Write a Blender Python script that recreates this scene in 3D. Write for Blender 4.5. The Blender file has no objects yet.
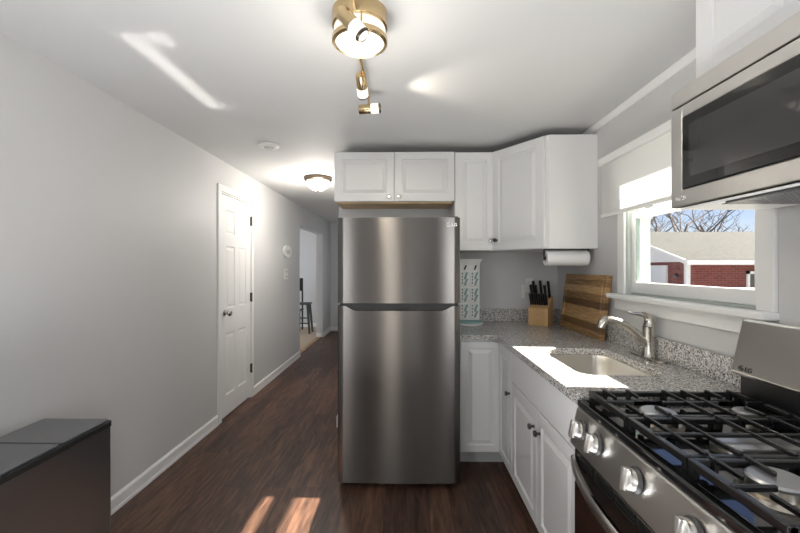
import bpy, bmesh, math, random
from mathutils import Vector, Matrix
C = bpy.context.scene.collection
SC = bpy.context.scene
R = math.radians

# ------------------------------------------------------------------ camera
CAM_H = 1.36
cam = bpy.data.cameras.new('camera'); co = bpy.data.objects.new('camera', cam); C.objects.link(co)
cam.sensor_width = 36; cam.lens = 36 * 390 / 800; cam.shift_y = 0.9 / 800; cam.clip_start = 0.02
co.location = (0, 0, CAM_H); co.rotation_euler = (R(90), 0, math.atan(6.7 / 390))
SC.camera = co
vs = SC.view_settings
vs.view_transform = 'Standard'; vs.look = 'None'; vs.exposure = 0.14; vs.gamma = 1; vs.use_curve_mapping = False

# ------------------------------------------------------------------ world, sun, added unseen fill lamps
w = bpy.data.worlds.new('world'); SC.world = w; w.use_nodes = True
nt = w.node_tree; nt.nodes.clear()
sky = nt.nodes.new('ShaderNodeTexSky'); sky.sky_type = 'NISHITA'; sky.sun_disc = False
sky.sun_elevation = R(39); sky.sun_rotation = R(90); sky.air_density = 1.0; sky.dust_density = .3; sky.ozone_density = 3.0
bg = nt.nodes.new('ShaderNodeBackground'); bg.inputs[1].default_value = 0.14
wo = nt.nodes.new('ShaderNodeOutputWorld')
tint = nt.nodes.new('ShaderNodeMixRGB'); tint.blend_type = 'MULTIPLY'; tint.inputs[0].default_value = 1; tint.inputs[2].default_value = (1.0, .88, 1.0, 1)
nt.links.new(sky.outputs[0], tint.inputs[1]); nt.links.new(tint.outputs[0], bg.inputs[0]); nt.links.new(bg.outputs[0], wo.inputs[0])

def sun(name, d, energy, angle, col=(1, 1, 1)):
    l = bpy.data.lights.new(name, 'SUN'); l.energy = energy; l.angle = angle; l.color = col
    o = bpy.data.objects.new(name, l); C.objects.link(o)
    o.rotation_euler = Vector(d).to_track_quat('-Z', 'Y').to_euler(); return o
sun('sun_light', (-1, .03, -.81), 38.0, R(0.6), (1, .93, .82))

def area(name, loc, d, sx, sy, energy, col=(1, 1, 1), spread=180):
    l = bpy.data.lights.new(name, 'AREA'); l.shape = 'RECTANGLE'; l.size = sx; l.size_y = sy
    l.energy = energy; l.color = col; l.spread = R(spread)
    o = bpy.data.objects.new(name, l); C.objects.link(o); o.location = loc
    o.rotation_euler = Vector(d).to_track_quat('-Z', 'Y').to_euler(); return o
area('rear_right_fill', (1.22, -1.55, 1.45), (-1, 0.25, 0), 1.3, 1.2, 46, (.94, .97, 1))  # unseen fill lamp added behind the camera; this wall has no window there
area('rear_left_fill', (-1.58, -1.6, 1.35), (1, .35, 0), 1.2, 1.3, 36, (.94, .97, 1))  # second added fill, out of view on the windowless rear left wall
area('fridge_streak_fill', (-.36, -2.78, 1.1), (0, 1, 0), .38, 1.8, 8, (1, .96, .88))  # added lamp that puts a bright vertical streak on the refrigerator doors
area('hall_fill', (-.5, 6.6, 1.35), (-1, -.1, 0), 2.0, 1.6, 16, (.90, .95, 1))  # unseen fill lamp added to brighten the hallway
area('ceiling_fill', (-.3, .7, .05), (0, 0.001, 1), 1.0, 1.0, 21, (.98, .99, 1), 130)  # upward fill added at floor level, out of view, to brighten the ceiling
area('side_room_fill', (-4.3, 7.2, 1.4), (1, 0, 0), 2.0, 1.5, 42, (.88, .93, 1))  # added fill lamp, hidden inside the side room, lights it and the hall

# ------------------------------------------------------------------ materials
MAT = {}
def nodes(name):
    m = bpy.data.materials.new(name); m.use_nodes = True; MAT[name] = m
    n = m.node_tree; return m, n, n.nodes['Principled BSDF'], n.nodes['Material Output']
def plain(name, col, rough=.5, metal=0, spec=.5, bump=0, bscale=200, coat=0, var=0):
    m, n, b, o = nodes(name)
    b.inputs['Base Color'].default_value = (*col, 1); b.inputs['Roughness'].default_value = rough
    b.inputs['Metallic'].default_value = metal; b.inputs['Specular IOR Level'].default_value = spec
    b.inputs['Coat Weight'].default_value = coat
    tc = n.nodes.new('ShaderNodeTexCoord'); tx = n.nodes.new('ShaderNodeTexNoise')
    tx.inputs['Scale'].default_value = bscale; tx.inputs['Detail'].default_value = 3
    n.links.new(tc.outputs['Object'], tx.inputs['Vector'])
    if bump:
        bp = n.nodes.new('ShaderNodeBump'); bp.inputs['Strength'].default_value = bump; bp.inputs['Distance'].default_value = .002
        n.links.new(tx.outputs['Fac'], bp.inputs['Height']); n.links.new(bp.outputs[0], b.inputs['Normal'])
    if var:
        r = n.nodes.new('ShaderNodeValToRGB')
        r.color_ramp.elements[0].color = (*[c * (1 - var) for c in col], 1); r.color_ramp.elements[1].color = (*[min(1, c * (1 + var)) for c in col], 1)
        r.color_ramp.elements[0].position = .3; r.color_ramp.elements[1].position = .7
        n.links.new(tx.outputs['Fac'], r.inputs[0]); n.links.new(r.outputs[0], b.inputs['Base Color'])
    return m
def emit(name, col, s, base=(.9, .9, .88)):
    m, n, b, o = nodes(name)
    b.inputs['Base Color'].default_value = (*base, 1); b.inputs['Emission Color'].default_value = (*col, 1)
    b.inputs['Emission Strength'].default_value = s; b.inputs['Roughness'].default_value = .35; return m
def steel(name, col, rough, aniso=.9, tangent=(0, 0, 1), streak=.05, scale=(1, 1, 60)):
    m, n, b, o = nodes(name)
    b.inputs['Metallic'].default_value = 1; b.inputs['Roughness'].default_value = rough
    b.inputs['Anisotropic'].default_value = aniso
    t = n.nodes.new('ShaderNodeCombineXYZ')
    for i in range(3): t.inputs[i].default_value = tangent[i]
    n.links.new(t.outputs[0], b.inputs['Tangent'])
    tc = n.nodes.new('ShaderNodeTexCoord'); mp = n.nodes.new('ShaderNodeMapping'); mp.inputs['Scale'].default_value = scale
    tx = n.nodes.new('ShaderNodeTexNoise'); tx.inputs['Scale'].default_value = 8; tx.inputs['Detail'].default_value = 4
    r = n.nodes.new('ShaderNodeValToRGB')
    r.color_ramp.elements[0].color = (*[c * (1 - streak) for c in col], 1); r.color_ramp.elements[1].color = (*[min(1, c * (1 + streak)) for c in col], 1)
    n.links.new(tc.outputs['Object'], mp.inputs[0]); n.links.new(mp.outputs[0], tx.inputs['Vector'])
    n.links.new(tx.outputs['Fac'], r.inputs[0]); n.links.new(r.outputs[0], b.inputs['Base Color'])
    return m

plain('wall_paint', (.60, .60, .60), .55, bump=.06, bscale=350)
plain('window_vinyl', (.48, .53, .50), .45)
plain('window_gasket', (.30, .37, .34), .5)
plain('wall_reflection_dark', (.07, .06, .052), .6)  # dark tone chosen to give dark bands in the refrigerator's reflection
plain('wall_white', (.78, .78, .77), .5)
plain('ceiling_paint', (.66, .66, .655), .7, bump=.05, bscale=300)
plain('trim_white', (.83, .83, .82), .35)
plain('cabinet_white', (.80, .80, .80), .32)
plain('cabinet_inside', (.62, .44, .24), .5, var=.15, bscale=6)
plain('toe_grey', (.55, .55, .56), .5)
plain('black_plastic', (.012, .012, .013), .35)
plain('black_enamel', (.006, .006, .007), .08, coat=.3)
plain('cast_iron', (.010, .010, .011), .25, spec=.8, bump=.08, bscale=900)
plain('dark_side', (.07, .07, .072), .4, metal=.3)
plain('chrome', (.75, .75, .76), .12, metal=1)
plain('knob_metal', (.42, .41, .40), .25, metal=1)
plain('knob_dark', (.10, .095, .09), .3, metal=1)
plain('brass', (.62, .47, .27), .22, metal=1)
plain('bronze', (.13, .10, .075), .3, metal=1)
plain('nickel', (.58, .55, .50), .2, metal=1)
plain('burner_alloy', (.5, .46, .40), .3, metal=1)
plain('burner_cap', (.45, .45, .455), .3, metal=.8)
plain('plastic_white', (.82, .82, .80), .4)
plain('plastic_teal', (.25, .42, .40), .4)
plain('paper_white', (.86, .86, .86), .9, bump=.3, bscale=150)
plain('logo_dark', (.02, .02, .02), .4)
plain('logo_light', (.8, .8, .8), .3, metal=1)
plain('bin_lid', (.17, .17, .18), .3, metal=.5)
plain('bin_rim', (.012, .012, .012), .4)
plain('carpet', (.42, .33, .24), .9, bump=.6, bscale=300)
plain('stool_wood', (.05, .055, .05), .5)
plain('roof_shingle', (.028, .0265, .024), .9, bump=.6, bscale=9, var=.45)
plain('siding_white', (.75, .75, .76), .6)
plain('ground_bounce', (.23, .225, .21), .95, var=.2, bscale=3)  # unseen ground, made pale to bounce sunlight onto the house
plain('bark', (.10, .08, .07), .9, var=.3, bscale=5)
plain('cable_pale', (.7, .45, .36), .6)
plain('red_soffit', (.32, .06, .05), .6)
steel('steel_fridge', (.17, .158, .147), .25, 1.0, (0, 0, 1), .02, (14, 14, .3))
steel('steel_range', (.76, .74, .71), .28, .7, (0, 0, 1), .03, (1, 1, 60))
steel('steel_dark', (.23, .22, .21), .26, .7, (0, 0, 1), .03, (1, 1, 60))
steel('steel_bin', (.31, .325, .35), .36, .8, (0, 0, 1), .03, (1, 60, 1))
steel('steel_sink', (.62, .60, .57), .3, .5, (0, 1, 0), .03, (60, 1, 1))
emit('lamp_glass', (1, .93, .80), .75, (.5, .5, .48))
emit('spot_glass', (1, .93, .82), .85, (.5, .5, .48))
emit('hall_glass', (1, .85, .62), 1.0)

def mix_glass(name, tint, refl, rough=0.0):
    m, n, b, o = nodes(name); n.nodes.remove(b)
    t = n.nodes.new('ShaderNodeBsdfTransparent'); t.inputs[0].default_value = (*tint, 1)
    g = n.nodes.new('ShaderNodeBsdfGlossy'); g.inputs['Roughness'].default_value = rough
    mx = n.nodes.new('ShaderNodeMixShader'); mx.inputs[0].default_value = refl
    n.links.new(t.outputs[0], mx.inputs[1]); n.links.new(g.outputs[0], mx.inputs[2])
    n.links.new(mx.outputs[0], o.inputs[0]); return m
mix_glass('window_glass', (.97, .98, .97), .05)
m, n, b, o = nodes('oven_glass'); b.inputs['Base Color'].default_value = (.022, .010, .007, 1); b.inputs['Roughness'].default_value = .05
m, n, b, o = nodes('microwave_glass'); b.inputs['Base Color'].default_value = (.035, .034, .033, 1); b.inputs['Roughness'].default_value = .04; b.inputs['Specular IOR Level'].default_value = .75
m, n, b, o = nodes('microwave_bezel'); b.inputs['Base Color'].default_value = (.008, .008, .008, 1); b.inputs['Roughness'].default_value = .05; b.inputs['Specular IOR Level'].default_value = .6
# roller shade: thin woven cloth that lets some light through
m, n, b, o = nodes('shade_cloth')
b.inputs['Base Color'].default_value = (.9, .9, .9, 1); b.inputs['Roughness'].default_value = .9
tl = n.nodes.new('ShaderNodeBsdfTranslucent'); tl.inputs[0].default_value = (.75, .75, .73, 1)
mx = n.nodes.new('ShaderNodeMixShader'); mx.inputs[0].default_value = .45
tc = n.nodes.new('ShaderNodeTexCoord'); mp = n.nodes.new('ShaderNodeMapping'); mp.inputs['Scale'].default_value = (1, 6, 140)
tx = n.nodes.new('ShaderNodeTexNoise'); tx.inputs['Scale'].default_value = 3
bp = n.nodes.new('ShaderNodeBump'); bp.inputs['Strength'].default_value = .5; bp.inputs['Distance'].default_value = .004
n.links.new(tc.outputs['Object'], mp.inputs[0]); n.links.new(mp.outputs[0], tx.inputs['Vector']); n.links.new(tx.outputs['Fac'], bp.inputs['Height'])
n.links.new(bp.outputs[0], b.inputs['Normal'])
n.links.new(b.outputs[0], mx.inputs[1]); n.links.new(tl.outputs[0], mx.inputs[2]); n.links.new(mx.outputs[0], o.inputs[0])
# floor: hand-scraped dark planks running away from the camera
m, n, b, o = nodes('floor_wood')
tc = n.nodes.new('ShaderNodeTexCoord')
mp = n.nodes.new('ShaderNodeMapping'); mp.inputs['Rotation'].default_value = (0, 0, R(90))
br = n.nodes.new('ShaderNodeTexBrick'); br.offset = .37; br.inputs['Scale'].default_value = 1
br.inputs['Brick Width'].default_value = 1.2; br.inputs['Row Height'].default_value = .125; br.inputs['Mortar Size'].default_value = .0014
br.inputs['Color1'].default_value = (.0, .0, .0, 1); br.inputs['Color2'].default_value = (1, 1, 1, 1); br.inputs['Mortar'].default_value = (.5, .5, .5, 1)
n.links.new(tc.outputs['Object'], mp.inputs[0]); n.links.new(mp.outputs[0], br.inputs['Vector'])
mp2 = n.nodes.new('ShaderNodeMapping'); mp2.inputs['Scale'].default_value = (9, 1.1, 1)
n1 = n.nodes.new('ShaderNodeTexNoise'); n1.inputs['Scale'].default_value = 3.2; n1.inputs['Detail'].default_value = 6; n1.inputs['Distortion'].default_value = 1.2
n.links.new(tc.outputs['Object'], mp2.inputs[0]); n.links.new(mp2.outputs[0], n1.inputs['Vector'])
ad = n.nodes.new('ShaderNodeMath'); ad.operation = 'MULTIPLY_ADD'; ad.inputs[1].default_value = .22; 
n.links.new(br.outputs['Color'], ad.inputs[0]); n.links.new(n1.outputs['Fac'], ad.inputs[2])
rp = n.nodes.new('ShaderNodeValToRGB'); e = rp.color_ramp.elements
e[0].position = .36; e[0].color = (.026, .013, .008, 1); e[1].position = .86; e[1].color = (.165, .083, .052, 1)
x = e.new(.60); x.color = (.072, .037, .025, 1)
n.links.new(ad.outputs[0], rp.inputs[0])
mm = n.nodes.new('ShaderNodeMixRGB'); mm.blend_type = 'MULTIPLY'; mm.inputs[2].default_value = (.25, .22, .2, 1)
n.links.new(br.outputs['Fac'], mm.inputs[0]); n.links.new(rp.outputs[0], mm.inputs[1]); n.links.new(mm.outputs[0], b.inputs['Base Color'])
b.inputs['Roughness'].default_value = .42; b.inputs['Specular IOR Level'].default_value = .4
bp = n.nodes.new('ShaderNodeBump'); bp.inputs['Strength'].default_value = .35; bp.inputs['Distance'].default_value = .004
n.links.new(n1.outputs['Fac'], bp.inputs['Height']); n.links.new(bp.outputs[0], b.inputs['Normal'])
# granite
m, n, b, o = nodes('granite')
tc = n.nodes.new('ShaderNodeTexCoord')
v1 = n.nodes.new('ShaderNodeTexVoronoi'); v1.inputs['Scale'].default_value = 230
n.links.new(tc.outputs['Object'], v1.inputs['Vector'])
sx = n.nodes.new('ShaderNodeSeparateXYZ'); n.links.new(v1.outputs['Color'], sx.inputs[0])
rp = n.nodes.new('ShaderNodeValToRGB'); rp.color_ramp.interpolation = 'CONSTANT'; e = rp.color_ramp.elements
e[0].position = 0; e[0].color = (.035, .033, .035, 1); e[1].position = .12; e[1].color = (.25, .235, .225, 1)
for p_, c_ in ((.32, (.46, .45, .44)), (.58, (.66, .65, .63)), (.84, (.42, .36, .30)), (.91, (.82, .81, .80))):
    x = e.new(p_); x.color = (*c_, 1)
n.links.new(sx.outputs[0], rp.inputs[0]); n.links.new(rp.outputs[0], b.inputs['Base Color'])
b.inputs['Roughness'].default_value = .16
# butcher block board, bamboo, brick
def stripes(name, axis, cols, width, rough=.45):
    m, n, b, o = nodes(name)
    tc = n.nodes.new('ShaderNodeTexCoord'); s = n.nodes.new('ShaderNodeSeparateXYZ'); n.links.new(tc.outputs['Object'], s.inputs[0])
    a = n.nodes.new('ShaderNodeMath'); a.operation = 'DIVIDE'; a.inputs[1].default_value = width; n.links.new(s.outputs[axis], a.inputs[0])
    f = n.nodes.new('ShaderNodeMath'); f.operation = 'FLOOR'; n.links.new(a.outputs[0], f.inputs[0])
    wn = n.nodes.new('ShaderNodeTexWhiteNoise'); wn.noise_dimensions = '1D'; n.links.new(f.outputs[0], wn.inputs['W'])
    mp = n.nodes.new('ShaderNodeMapping'); sc = [3, 3, 3]; sc[axis] = 40; mp.inputs['Scale'].default_value = sc
    n.links.new(tc.outputs['Object'], mp.inputs[0])
    tx = n.nodes.new('ShaderNodeTexNoise'); tx.inputs['Scale'].default_value = 3; tx.inputs['Detail'].default_value = 5; tx.inputs['Distortion'].default_value = .8
    n.links.new(mp.outputs[0], tx.inputs['Vector'])
    ma = n.nodes.new('ShaderNodeMath'); ma.operation = 'MULTIPLY_ADD'; ma.inputs[1].default_value = .5
    mb_ = n.nodes.new('ShaderNodeMath'); mb_.operation = 'MULTIPLY'; mb_.inputs[1].default_value = .6
    n.links.new(tx.outputs['Fac'], mb_.inputs[0]); n.links.new(wn.outputs['Value'], ma.inputs[0]); n.links.new(mb_.outputs[0], ma.inputs[2])
    rp = n.nodes.new('ShaderNodeValToRGB'); e = rp.color_ramp.elements
    e[0].position = .1; e[0].color = (*cols[0], 1); e[1].position = .85; e[1].color = (*cols[2], 1); x = e.new(.5); x.color = (*cols[1], 1)
    n.links.new(ma.outputs[0], rp.inputs[0]); n.links.new(rp.outputs[0], b.inputs['Base Color']); b.inputs['Roughness'].default_value = rough
stripes('board_wood', 2, ((.05, .025, .010), (.20, .105, .040), (.58, .37, .17)), .047)
stripes('bamboo', 0, ((.50, .30, .12), (.58, .36, .16), (.66, .43, .21)), .018)
m, n, b, o = nodes('brick_red')
tc = n.nodes.new('ShaderNodeTexCoord'); mp = n.nodes.new('ShaderNodeMapping'); mp.inputs['Rotation'].default_value = (R(90), 0, 0)
br = n.nodes.new('ShaderNodeTexBrick'); br.inputs['Scale'].default_value = 1; br.inputs['Brick Width'].default_value = .24; br.inputs['Row Height'].default_value = .08
br.inputs['Mortar Size'].default_value = .006
br.inputs['Color1'].default_value = (.20, .055, .045, 1); br.inputs['Color2'].default_value = (.14, .04, .035, 1); br.inputs['Mortar'].default_value = (.24, .12, .11, 1)
n.links.new(tc.outputs['Object'], mp.inputs[0]); n.links.new(mp.outputs[0], br.inputs['Vector']); n.links.new(br.outputs['Color'], b.inputs['Base Color'])
b.inputs['Roughness'].default_value = .9

# ------------------------------------------------------------------ mesh helpers
class MB:
    def __init__(s): s.bm = bmesh.new()
    def _merge(s, b2, mat=None):
        if mat is not None: b2.transform(mat)
        me = bpy.data.meshes.new('tmp'); b2.to_mesh(me); b2.free(); s.bm.from_mesh(me); bpy.data.meshes.remove(me); return s
    def box(s, x0, x1, y0, y1, z0, z1, bev=0, seg=2, mat=None):
        b = bmesh.new(); bmesh.ops.create_cube(b, size=1)
        b.transform(Matrix.Translation(((x0 + x1) / 2, (y0 + y1) / 2, (z0 + z1) / 2)) @ Matrix.Diagonal((abs(x1 - x0), abs(y1 - y0), abs(z1 - z0), 1)))
        if bev: bmesh.ops.bevel(b, geom=b.edges[:], offset=bev, segments=seg, affect='EDGES', profile=.5)
        return s._merge(b, mat)
    def cyl(s, p0, p1, r0, r1=None, seg=24, bev=0):
        p0 = Vector(p0); p1 = Vector(p1); d = p1 - p0; b = bmesh.new()
        bmesh.ops.create_cone(b, cap_ends=True, segments=seg, radius1=r0, radius2=r0 if r1 is None else r1, depth=d.length)
        if bev:
            es = [e for e in b.edges if len([f for f in e.link_faces if len(f.verts) > 4]) == 1]
            bmesh.ops.bevel(b, geom=es, offset=bev, segments=2, affect='EDGES', profile=.5)
        return s._merge(b, Matrix.Translation((p0 + p1) / 2) @ d.to_track_quat('Z', 'Y').to_matrix().to_4x4())
    def tube(s, pts, r, seg=10, caps=True):
        pts = [Vector(p) for p in pts]; rs = r if isinstance(r, (list, tuple)) else [r] * len(pts)
        b = bmesh.new(); rings = []; up = None
        for i, p in enumerate(pts):
            t = (pts[min(i + 1, len(pts) - 1)] - pts[max(i - 1, 0)]).normalized()
            if up is None:
                up = Vector((0, 0, 1)) if abs(t.z) < .9 else Vector((1, 0, 0))
            a = t.cross(up).normalized(); up = a.cross(t).normalized()
            rings.append([b.verts.new(p + a * math.cos(2 * math.pi * k / seg) * rs[i] + up * math.sin(2 * math.pi * k / seg) * rs[i]) for k in range(seg)])
        for i in range(len(rings) - 1):
            for k in range(seg): b.faces.new((rings[i][k], rings[i][(k + 1) % seg], rings[i + 1][(k + 1) % seg], rings[i + 1][k]))
        if caps: b.faces.new(rings[0][::-1]); b.faces.new(rings[-1])
        bmesh.ops.recalc_face_normals(b, faces=b.faces[:]); return s._merge(b)
    def lathe(s, prof, loc=(0, 0, 0), axis=(0, 0, 1), seg=32):
        b = bmesh.new(); rings = []
        for r, z in prof:
            if r < 1e-6: rings.append([b.verts.new((0, 0, z))])
            else: rings.append([b.verts.new((r * math.cos(2 * math.pi * k / seg), r * math.sin(2 * math.pi * k / seg), z)) for k in range(seg)])
        for A, B in zip(rings, rings[1:]):
            for k in range(seg):
                k2 = (k + 1) % seg
                if len(A) == 1 and len(B) == 1: continue
                if len(A) == 1: b.faces.new((A[0], B[k2], B[k]))
                elif len(B) == 1: b.faces.new((A[k], A[k2], B[0]))
                else: b.faces.new((A[k], A[k2], B[k2], B[k]))
        bmesh.ops.recalc_face_normals(b, faces=b.faces[:])
        return s._merge(b, Matrix.Translation(loc) @ Vector(axis).to_track_quat('Z', 'Y').to_matrix().to_4x4())
    def prism(s, poly, M, h, bev=0):
        """poly in local uv, extruded by h along local w; M maps local to world"""
        b = bmesh.new(); lo = [b.verts.new((u, v, 0)) for u, v in poly]; hi = [b.verts.new((u, v, h)) for u, v in poly]; k = len(poly)
        b.faces.new(lo[::-1]); b.faces.new(hi)
        for i in range(k): b.faces.new((lo[i], lo[(i + 1) % k], hi[(i + 1) % k], hi[i]))
        bmesh.ops.recalc_face_normals(b, faces=b.faces[:])
        if bev: bmesh.ops.bevel(b, geom=b.edges[:], offset=bev, segments=2, affect='EDGES', profile=.5)
        return s._merge(b, M)
    def rings(s, M, wd, ht, prof, back=True):
        """nested rectangles: prof = [(inset, height)...], closed at the centre"""
        b = bmesh.new(); L = []
        for i, z in prof: L.append([b.verts.new(p) for p in ((i, i, z), (wd - i, i, z), (wd - i, ht - i, z), (i, ht - i, z))])
        for A, B in zip(L, L[1:]):
            for k in range(4): b.faces.new((A[k], A[(k + 1) % 4], B[(k + 1) % 4], B[k]))
        b.faces.new(L[-1]); 
        if back: b.faces.new(L[0][::-1])
        return s._merge(b, M)
    def text(s, body, size, M, depth=.0008):
        cu = bpy.data.curves.new('txt', 'FONT'); cu.body = body; cu.size = size; cu.extrude = depth; cu.offset = size * .012
        o = bpy.data.objects.new('txt', cu); C.objects.link(o)
        bpy.context.view_layer.update()
        me = bpy.data.meshes.new_from_object(o.evaluated_get(bpy.context.evaluated_depsgraph_get()))
        b = bmesh.new(); b.from_mesh(me); bpy.data.meshes.remove(me); bpy.data.objects.remove(o); bpy.data.curves.remove(cu)
        return s._merge(b, M)
    def build(s, name, mat, parent=None, smooth=False, angle=35):
        me = bpy.data.meshes.new(name)
        if parent is not None: s.bm.transform(Matrix.Translation(-wloc(parent)))
        if smooth:
            for f in s.bm.faces: f.smooth = True
            for e in s.bm.edges:
                if len(e.link_faces) != 2 or e.calc_face_angle(0) > R(angle): e.smooth = False
        s.bm.to_mesh(me); s.bm.free(); me.materials.append(MAT[mat])
        o = bpy.data.objects.new(name, me); C.objects.link(o)
        if parent is not None: o.parent = parent
        return o
def wloc(o):
    v = Vector((0, 0, 0))
    while o is not None: v = v + o.location; o = o.parent
    return v
def frame(o, u, v):
    """matrix whose columns are u, v, u x v at origin o"""
    u = Vector(u).normalized(); v = Vector(v).normalized(); n = u.cross(v)
    return Matrix.Translation(o) @ Matrix((u, v, n)).transposed().to_4x4()
def tag(o, label, cat, group=None):
    o['label'] = label; o['category'] = cat
    if group: o['group'] = group
    return o
def thing(name, label, cat, loc=(0, 0, 0), group=None):
    o = bpy.data.objects.new(name, None); o.empty_display_size = .05; C.objects.link(o); o.location = loc
    return tag(o, label, cat, group)
def struct(o, kind='structure'): o['kind'] = kind; return o
def sempty(name, loc=(0, 0, 0)):
    o = bpy.data.objects.new(name, None); o.empty_display_size = .05; C.objects.link(o); o.location = loc; o['kind'] = 'structure'; return o
def copy_tree(o, parent=None):
    c = o.copy(); C.objects.link(c); c.parent = parent
    for ch in list(o.children): copy_tree(ch, c)
    return c
def base_of(o): return o
RAISED = lambda t, st: [(0, 0), (0, t - .003), (.003, t), (st, t), (st + .004, t - .010), (st + .013, t - .010), (st + .034, t - .001), (st + .036, t)]

# ------------------------------------------------------------------ room shell
XL, XR, YB, ZC = -1.635, 1.275, 3.32, 2.309
def wall_yz(mb, x0, x1, y0, y1, z1, holes):
    y = y0
    for (a, b_, c, d) in sorted(holes):
        mb.box(x0, x1, y, a, 0, z1)
        if c > 0: mb.box(x0, x1, a, b_, 0, c)
        if d < z1: mb.box(x0, x1, a, b_, d, z1)
        y = b_
    mb.box(x0, x1, y, y1, 0, z1); return mb
DY0, DY1, DZ = 3.395, 4.055, 2.03
OY0, OY1, OZ = 5.93, 7.55, 2.0
WY0, WY1, WZ0, WZ1 = 1.43, 2.285, 1.205, 1.988
struct(MB().box(-4.6, 1.45, -2.95, 9.1, -.12, 0).build('floor', 'floor_wood'))
struct(MB().box(-4.6, 1.45, -2.95, 9.1, ZC, ZC + .12).build('ceiling', 'ceiling_paint'))
struct(wall_yz(MB(), XL - .12, XL, -2.8, 8.47, ZC, [(DY0, DY1, 0, DZ), (OY0, OY1, 0, OZ)]).build('wall_left', 'wall_paint'))
struct(wall_yz(MB(), XR, XR + .13, -2.8, YB + .12, ZC, [(WY0, WY1, WZ0, WZ1)]).build('wall_right', 'wall_paint'))
struct(MB().box(-.58, XR, YB, YB + .12, 0, ZC).build('wall_back', 'wall_paint'))
struct(MB().box(-.58, -.46, YB + .12, 8.35, 0, ZC).build('wall_hall', 'wall_paint'))
struct(MB().box(XL, -.46, 8.35, 8.47, 0, ZC).build('wall_end', 'wall_paint'))
rw = MB(); rw.box(XL, -.58, -2.92, -2.8, 0, ZC); rw.box(-.14, .10, -2.92, -2.8, 0, ZC); rw.box(-.58, -.14, -2.92, -2.8, 2.05, ZC); rw.box(-.58, -.14, -2.92, -2.8, 0, .12)
struct(rw.build('wall_rear', 'wall_reflection_dark'))  # dark stretches of unseen wall, shaped as bands for the refrigerator to reflect
struct(MB().box(.10, XR, -2.92, -2.8, 0, ZC).build('wall_rear_right', 'wall_paint'))
w2 = sempty('added_rear_window', (-.36, -2.86, .12))  # unseen window added to put a bright streak in the refrigerator's reflection
rw = MB()
for xx in (-.58, -.165): rw.box(xx, xx + .025, -2.88, -2.83, .12, 2.05)
rw.box(-.555, -.165, -2.88, -2.83, .12, .15); rw.box(-.555, -.165, -2.88, -2.83, 2.02, 2.05)
rw.build('window_frame', 'trim_white', w2)
MB().box(-.555, -.165, -2.857, -2.853, .15, 2.02).build('window_pane', 'window_glass', w2)
struct(MB().box(-4.6, XL - .12, 8.8, 8.92, 0, ZC).build('wall_side_room', 'wall_paint'))
struct(MB().box(-4.6, -4.48, 4.9, 8.8, 0, ZC).build('wall_side_room_far', 'wall_paint'))
struct(MB().box(-4.6, XL - .12, 4.9, 5.02, 0, ZC).build('wall_side_room_near', 'wall_paint'))
struct(MB().box(-4.48, XL - .10, 5.02, 8.8, .0, .012).build('floor_side_room', 'carpet'))
struct(MB().box(XL - .10, XL - .02, OY0, OY1, 0, .014, .003).build('trim_1', 'board_wood'))

def base_y(name, y0, y1, x, s=1):
    m = MB(); P = [(0, 0), (.016, 0), (.016, .018), (.013, .022), (.013, .075), (.005, .09), (0, .09)]
    m.prism(P, frame((x, y0 if s > 0 else y1, 0), (s, 0, 0), (0, 0, 1)) if s < 0 else frame((x, y1, 0), (1, 0, 0), (0, 0, 1)), y1 - y0)
    return struct(m.build(name, 'trim_white'))
base_y('baseboard_left', -2.8, DY0 - .065, XL); base_y('baseboard_left_mid', DY1 + .065, OY0, XL); base_y('baseboard_left_far', OY1, 8.35, XL)
struct(MB().box(XL, -.58, 8.334, 8.35, 0, .09, .003).build('baseboard_end', 'trim_white'))
struct(MB().box(-.598, -.42, YB - .016, YB, 0, .09, .003).box(-.598, -.58, YB - .016, YB + .3, 0, .09, .003).build('baseboard_back', 'trim_white'))
struct(MB().box(XL - .12, XL - .016, OY1 - .016, OY1, .014, .09, .003).build('baseboard_doorway', 'trim_white'))
struct(MB().box(-4.4, XL - .12, 8.784, 8.8, .012, .10, .003).build('baseboard_side_room', 'trim_white'))
# crown strip at the right wall
struct(MB().prism([(0, 0), (-.03, 0), (-.03, -.006), (-.014, -.02), (-.008, -.032), (0, -.032)], frame((XR, YB, ZC), (1, 0, 0), (0, 0, 1)), YB + 2.8).build('trim_2', 'trim_white'))
struct(MB().box(.47, .56, -2.8, -2.78, 0, 2.2, .003).build('added_reflection_strip', 'trim_white'))  # unseen white strip added as a thin bright band for the refrigerator's reflection
# left six-panel door
d1 = sempty('door_1', (XL, (DY0 + DY1) / 2, 0))
m = MB(); cw = .058
m.box(XL, XL + .014, DY0 - cw, DY0, 0, DZ, .002); m.box(XL, XL + .014, DY1, DY1 + cw, 0, DZ, .002); m.box(XL, XL + .014, DY0 - cw, DY1 + cw, DZ, DZ + cw, .002)
m.box(XL - .12, XL, DY0, DY0 + .012, 0, DZ); m.box(XL - .12, XL, DY1 - .012, DY1, 0, DZ); m.box(XL - .12, XL, DY0 + .012, DY1 - .012, DZ - .012, DZ)
m.build('door_casing', 'trim_white', d1)
m = MB(); a, b_ = DY0 + .015, DY1 - .015; zb, zt = .018, DZ - .018; xf = XL + .001; cy = (a + b_) / 2
cols = [(a + .095, cy - .04), (cy + .04, b_ - .095)]; rows = [(.20, .76), (.985, 1.555), (1.66, 1.885)]
m.box(xf - .03, xf - .009, a, b_, zb, zt)
def rail(y0, y1, z0, z1): m.box(xf - .03, xf, y0, y1, z0, z1)
rail(a, cols[0][0], zb, zt); rail(cols[0][1], cols[1][0], zb, zt); rail(cols[1][1], b_, zb, zt)
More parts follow.
